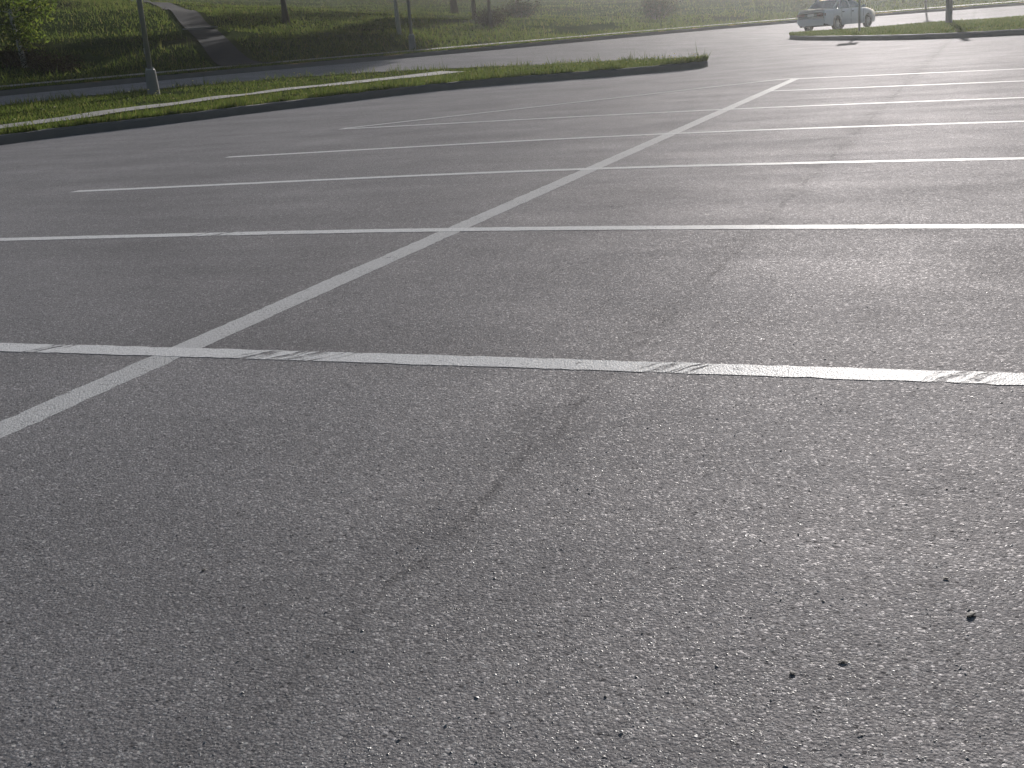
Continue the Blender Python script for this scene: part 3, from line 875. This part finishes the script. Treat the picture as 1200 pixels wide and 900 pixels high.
def build_car(loc, heading):
    root = empty('parked_car', loc, heading)          # local +X = forward
    tag(root, 'white four door sedan parked behind the grass island', 'car')
    XR, XF = -2.22, 2.22
    AX = (-1.28, 1.36)
    st = sorted(set(np.round(np.r_[np.linspace(XR, XF, 75), XR + .03, XR + .08, XF - .03, XF - .08, [q + s for q in AX for s in (-.345, -.34, .34, .345)]], 4)))
    def ztop(x): return np.interp(x, [-2.22, -2.17, -2.05, -1.3, .95, 1.5, 2.0, 2.15, 2.22], [.86, .955, .985, .965, .94, .88, .79, .72, .62])
    def hw(x): return np.interp(x, [-2.22, -2.15, -1.9, -1.2, 0, 1.2, 1.8, 2.1, 2.22], [.70, .77, .815, .845, .85, .845, .80, .72, .60])
    def zbot(x):
        z = np.interp(x, [-2.22, -2.0, -1.7, 1.75, 2.05, 2.22], [.36, .30, .23, .21, .24, .30])
        for q in AX:
            d = abs(x - q)
            if d < .345: z = max(z, .31 + math.sqrt(.345 ** 2 - d * d))
        return z
    fr = (0, .12, .34, .52, .70, .86, .96, 1.0)
    wf = (.955, .985, 1.0, 1.0, .99, .96, .90, .80)
    rows = []
    for x in st:
        zb, zt, w = zbot(x), ztop(x), hw(x)
        half = [(x, w * b, zb + (zt - zb) * a) for a, b in zip(fr, wf)] + [(x, w * .4, zt + .018), (x, 0, zt + .024)]
        rows.append([(q[0], -q[1], q[2]) for q in half] + [half[i] for i in range(len(half) - 2, -1, -1)])
    k = len(rows[0])
    V = [v for r in rows for v in r]
    F = []
    for i in range(len(rows) - 1):
        xm = (st[i] + st[i + 1]) / 2
        for j in range(k - 1):
            zmid_top = j in (7, 8, 9, 10)
            if -1.18 < xm < .85 and zmid_top: continue          # open under the cabin
            F.append((i * k + j, (i + 1) * k + j, (i + 1) * k + j + 1, i * k + j + 1))
    F.append(tuple(range(k))[::-1]); F.append(tuple((len(rows) - 1) * k + j for j in range(k)))
    body = mesh_obj('body', V, F, M['carpaint'], root, True)
    bm = bmesh.new(); bm_box(bm, (0, 0, .30), (4.1, 1.42, .16)); bm_box(bm, (AX[0], 0, .42), (.9, 1.2, .4)); bm_box(bm, (AX[1], 0, .45), (.9, 1.2, .45))
    bm_obj('underbody', bm, M['trim'], root)
    bm = bmesh.new(); bm_box(bm, (-2.235, 0, .47), (.06, 1.46, .20), None, .025); bm_box(bm, (-2.20, .0, .33), (.08, 1.30, .10), None, .02)
    bm_obj('rear_bumper', bm, M['carpaint'], root)
    bm = bmesh.new(); bm_box(bm, (2.215, 0, .42), (.08, 1.25, .22), None, .03)
    bm_obj('front_bumper', bm, M['carpaint'], root)
    # roof and pillars
    RB = dict(rx=-.72, fx=.18, bx=-1.34, wx=1.0, wb=.735, wr=.575, zr=1.395, zb=.955)
    bm = bmesh.new()
    nx, ny = 9, 9
    g = [[bm.verts.new((RB['rx'] - .05 + (RB['fx'] - RB['rx'] + .1) * i / (nx - 1),
                        -RB['wr'] + 2 * RB['wr'] * j / (ny - 1),
                        RB['zr'] + .04 - .05 * abs(2 * j / (ny - 1) - 1) ** 2.2 - .035 * abs(2 * i / (nx - 1) - 1.1) ** 2.2)) for j in range(ny)] for i in range(nx)]
    for i in range(nx - 1):
        for j in range(ny - 1): bm.faces.new((g[i][j], g[i + 1][j], g[i + 1][j + 1], g[i][j + 1]))
    ext = bmesh.ops.extrude_face_region(bm, geom=list(bm.faces))
    for q in ext['geom']:
        if isinstance(q, bmesh.types.BMVert): q.co.z -= .035
    bm_obj('roof', bm, M['carpaint'], root, False)
    def bar(bm, p, q, w, t):
        p = Vector(p); q = Vector(q); d = q - p
        rot = d.to_track_quat('Z', 'Y').to_matrix()
        bm_box(bm, (p + q) / 2, (w, t, d.length), rot, .012)
    for s in (-1, 1):
        for p_, q_, w_, t_ in (((RB['wx'], s * .73, .93), (RB['fx'], s * .575, 1.36), .05, .06), ((-.22, s * .755, .93), (-.24, s * .575, 1.375), .045, .09),
                               ((-1.02, s * .745, .93), (-.70, s * .572, 1.36), .05, .07), ((-1.42, s * .70, .95), (-.74, s * .56, 1.365), .07, .12)):
            bm = bmesh.new()
            bar(bm, p_, q_, w_, t_)
            bm_obj('pillar', bm, M['carpaint'], root)
    def pane(name, pts, parent=root, off=0.0):
        pts = [Vector(p) for p in pts]
        nrm = (pts[1] - pts[0]).cross(pts[2] - pts[0]).normalized() * .006
        n_ = len(pts)
        V = [p for p in pts] + [p + nrm for p in pts]
        F = [tuple(range(n_))[::-1], tuple(range(n_, 2 * n_))] + [(i, (i + 1) % n_, n_ + (i + 1) % n_, n_ + i) for i in range(n_)]
        return mesh_obj(name, V, F, M['glass'], parent)
    for s in (-1, 1):
        pane('side_window', [(-.20, s * .748, .955), (.90, s * .735, .945), (.20, s * .58, 1.355), (-.22, s * .58, 1.37)])
        pane('side_window', [(-1.0, s * .74, .965), (-.25, s * .75, .955), (-.26, s * .58, 1.37), (-.68, s * .575, 1.36)])
        pane('quarter_window', [(-1.22, s * .725, .97), (-1.03, s * .74, .965), (-.72, s * .574, 1.355), (-.79, s * .57, 1.345)])
    pane('rear_window', [(-1.40, -.66, .985), (-1.40, .66, .985), (-.80, .53, 1.36), (-.80, -.53, 1.36)])
    pane('windshield', [(1.02, -.69, .955), (1.02, .69, .955), (.24, .545, 1.365), (.24, -.545, 1.365)])
    # interior
    for s in (-1, 1):
        bm = bmesh.new()
        bm_box(bm, (.12, s * .37, .60), (.5, .5, .2), None, .05)
        bm_box(bm, (-.16, s * .37, .90), (.14, .48, .6), Matrix.Rotation(R(-14), 3, 'Y'), .05)
        bm_box(bm, (-.26, s * .37, 1.24), (.1, .26, .18), Matrix.Rotation(R(-14), 3, 'Y'), .04)
        bm_obj('front_seat', bm, M['seat'], root)
    bm = bmesh.new(); bm_box(bm, (-.85, 0, .58), (.5, 1.3, .2), None, .05); bm_box(bm, (-1.08, 0, .85), (.16, 1.3, .5), Matrix.Rotation(R(-16), 3, 'Y'), .05)
    bm_obj('rear_seat', bm, M['seat'], root)
    bm = bmesh.new(); bm_box(bm, (.78, 0, .82), (.4, 1.36, .2), None, .05); bm_obj('dashboard', bm, M['trim'], root)
    # rear: dark band, lamps, plate, lip
    bm = bmesh.new(); bm_box(bm, (-2.222, 0, .755), (.02, 1.34, .155), None, .006); band = bm_obj('rear_panel', bm, M['trim'], root)
    for s in (-1, 1):
        bm = bmesh.new(); bm_box(bm, (-2.226, s * .50, .755), (.03, .36, .14), None, .01); bm_box(bm, (-2.16, s * .735, .755), (.14, .05, .13), Matrix.Rotation(R(s * -16), 3, 'Z'), .01)
        bm_obj('tail_light', bm, M['redlens'], root)
        bm = bmesh.new(); bm_box(bm, (2.17, s * .52, .64), (.10, .32, .12), Matrix.Rotation(R(s * -14), 3, 'Z'), .02)
        bm_obj('headlight', bm, M['lamp'], root)
    bm = bmesh.new(); bm_box(bm, (-2.236, 0, .745), (.012, .34, .12), None, .003); bm_obj('licence_plate', bm, M['plate'], root)
    bm = bmesh.new(); bm_box(bm, (-2.17, 0, .985), (.14, 1.36, .025), None, .01); bm_obj('boot_lip', bm, M['carpaint'], root)
    bm = bmesh.new(); bm_tube(bm, [(-2.0, .45, .27), (-2.27, .45, .27)], .028, 10); bm_obj('exhaust_pipe', bm, M['rim'], root)
    # doors: seams, handles, side moulding
    for s in (-1, 1):
        bm = bmesh.new(); bm_box(bm, (.02, s * .853, .50), (2.0, .016, .05), None, .004); bm_obj('side_moulding', bm, M['carpaint'], root)
        for x0, x1 in ((-.98, -.20), (-.18, .86)):
            for gx_, gz_, gh_ in ((x1, .60, .66), (x0, .74, .36))[:2 if x0 < -.5 else 1]:
                bm = bmesh.new(); bm_box(bm, (gx_, s * .8475, gz_), (.012, .008, gh_)); bm_obj('door_gap', bm, M['trim'], root)
            bm = bmesh.new(); bm_box(bm, (x0 + .12, s * .856, .80), (.16, .03, .04), None, .008); bm_obj('door_handle', bm, M['trim'], root)
        bm = bmesh.new(); bm_box(bm, (.80, s * .90, .99), (.09, .17, .12), None, .03); bm_box(bm, (.80, s * .82, .95), (.05, .10, .04), None, .008)
        bm_obj('wing_mirror', bm, M['carpaint'], root)
    # wheels
    for q in AX:
        for s in (-1, 1):
            w = empty('wheel', (q, s * .745, .30)); w.parent = root
            bm = bmesh.new()
            n_ = 28
            prof = [(.175, -.09), (.21, -.098), (.285, -.092), (.30, -.07), (.30, .07), (.285, .092), (.21, .098), (.175, .09)]
            rg = [[bm.verts.new((r_ * math.cos(2 * math.pi * i / n_), y_, r_ * math.sin(2 * math.pi * i / n_))) for r_, y_ in prof] for i in range(n_)]
            for i in range(n_):
                for j in range(len(prof)):
                    a_, b_ = rg[i], rg[(i + 1) % n_]
                    bm.faces.new((a_[j], b_[j], b_[(j + 1) % len(prof)], a_[(j + 1) % len(prof)]))
            bm_obj('tyre', bm, M['rubber'], w, True)
            bm = bmesh.new()
            bm_tube(bm, [(0, s * .02, 0), (0, s * .05, 0)], .172, 24)
            for i in range(7):
                a_ = 2 * math.pi * i / 7
                bm_box(bm, (math.cos(a_) * .10, s * .065, math.sin(a_) * .10), (.13, .03, .035), Matrix.Rotation(-a_, 3, 'Y'), .006)
            bm_tube(bm, [(0, s * .05, 0), (0, s * .085, 0)], .04, 12)
            bm_obj('rim', bm, M['rim'], w)
    return root

cx, cy = -4.05, 57.0
car = build_car((cx, cy, Az(cx, cy) + 0.002), math.pi / 2 - R(26))

# ------------------------------------------------------------------ loose stones on and in the asphalt near the camera
def stones(name, n, rmin, rmax, y0, y1, bury, label, dens=1.6, seed=0, top=.7):
    r_ = np.random.default_rng(seed)
    # radial distribution around the camera foot, denser near by
    t = r_.uniform(0, 1, n)
    D0, D1 = y0, y1
    dist = (D0 ** (1 - dens) + t * (D1 ** (1 - dens) - D0 ** (1 - dens))) ** (1 / (1 - dens))
    az = np.radians(-22.5) + r_.uniform(-.46, .46, n)
    x = CAM[0] + np.sin(az) * dist; y = CAM[1] + np.cos(az) * dist
    rad = rmin * (rmax / rmin) ** (r_.uniform(0, 1, n) ** 2.2)
    # octahedron-like pebble, 8 faces
    base = np.array([(1, 0, 0), (0, 1, 0), (-1, 0, 0), (0, -1, 0), (.15, .1, top), (0, 0, -.6)])
    tris = np.array([(0, 1, 4), (1, 2, 4), (2, 3, 4), (3, 0, 4)])
    jit = r_.uniform(.6, 1.25, (n, 6, 1)) * base[None] + r_.normal(0, .12, (n, 6, 3)) * np.array((1, 1, top))
    rot = r_.uniform(0, 6.28, n); c, s = np.cos(rot), np.sin(rot)
    J = np.empty_like(jit)
    J[..., 0] = jit[..., 0] * c[:, None] - jit[..., 1] * s[:, None]
    J[..., 1] = jit[..., 0] * s[:, None] + jit[..., 1] * c[:, None]
    J[..., 2] = jit[..., 2]
    J *= rad[:, None, None]
    J[..., 0] += x[:, None]; J[..., 1] += y[:, None]; J[..., 2] += (rad * bury)[:, None]
    V = J[:, tris].reshape(-1, 3)
    o = tri_mesh(name, V, M['stones'], None, 3, r_.uniform(0, 1, n) ** 1.3)
    return tag(o, label, 'grit', None, 'stuff')
stones('embedded_aggregate', 75000, 0.0016, 0.0055, 1.5, 14.0, -0.10, 'small grey stones standing proud of the asphalt surface', 1.5, 3, .26)
stones('loose_grit', 900, 0.002, 0.0052, 1.5, 12.0, 0.10, 'loose pale grit scattered over the asphalt', 1.4, 5, .45)

# small dark scraps lying on the lot
for i, (x, y, r_) in enumerate(((2.99, -1.57, .0075), (2.78, -1.80, .005), (2.70, -1.86, .0045), (2.94, -1.42, .004), (1.35, -1.72, .004))):
    bm = bmesh.new()
    bmesh.ops.create_icosphere(bm, subdivisions=2, radius=r_)
    for v in bm.verts:
        v.co.x *= 1.6; v.co.z *= .3
        v.co *= 1 + random.uniform(-.25, .25)
        v.co.z += r_ * .27
    o = bm_obj('bark_scrap', bm, M['debris'])
    o.location = (x, y, 0.001); o.rotation_euler = (0, 0, random.uniform(0, 6))
    tag(o, 'largest dark scrap lying on the asphalt' if i == 0 else 'tiny dark crumb lying on the coarse asphalt', 'scrap', None if i == 0 else 'dark crumbs on the asphalt')

# ------------------------------------------------------------------ thin scattering volume added to imitate lens veiling glare toward the sun
hz = N('lens_veil')
hz.t.nodes.remove(hz.b)
pv = hz.n('VolumePrincipled', i_Density=0.00046, i_Anisotropy=0.82)
pv.inputs['Color'].default_value = (0.93, 0.97, 1.0, 1)
hz.l(pv.outputs[0], hz.out.inputs['Volume'])
bm = bmesh.new(); bm_box(bm, (20, 140, 13.5), (700, 480, 31))
tag(bm_obj('lens_veil', bm, hz.m), 'thin scattering volume added over the lot to imitate veiling lens glare', 'lens_veil', None, 'stuff')
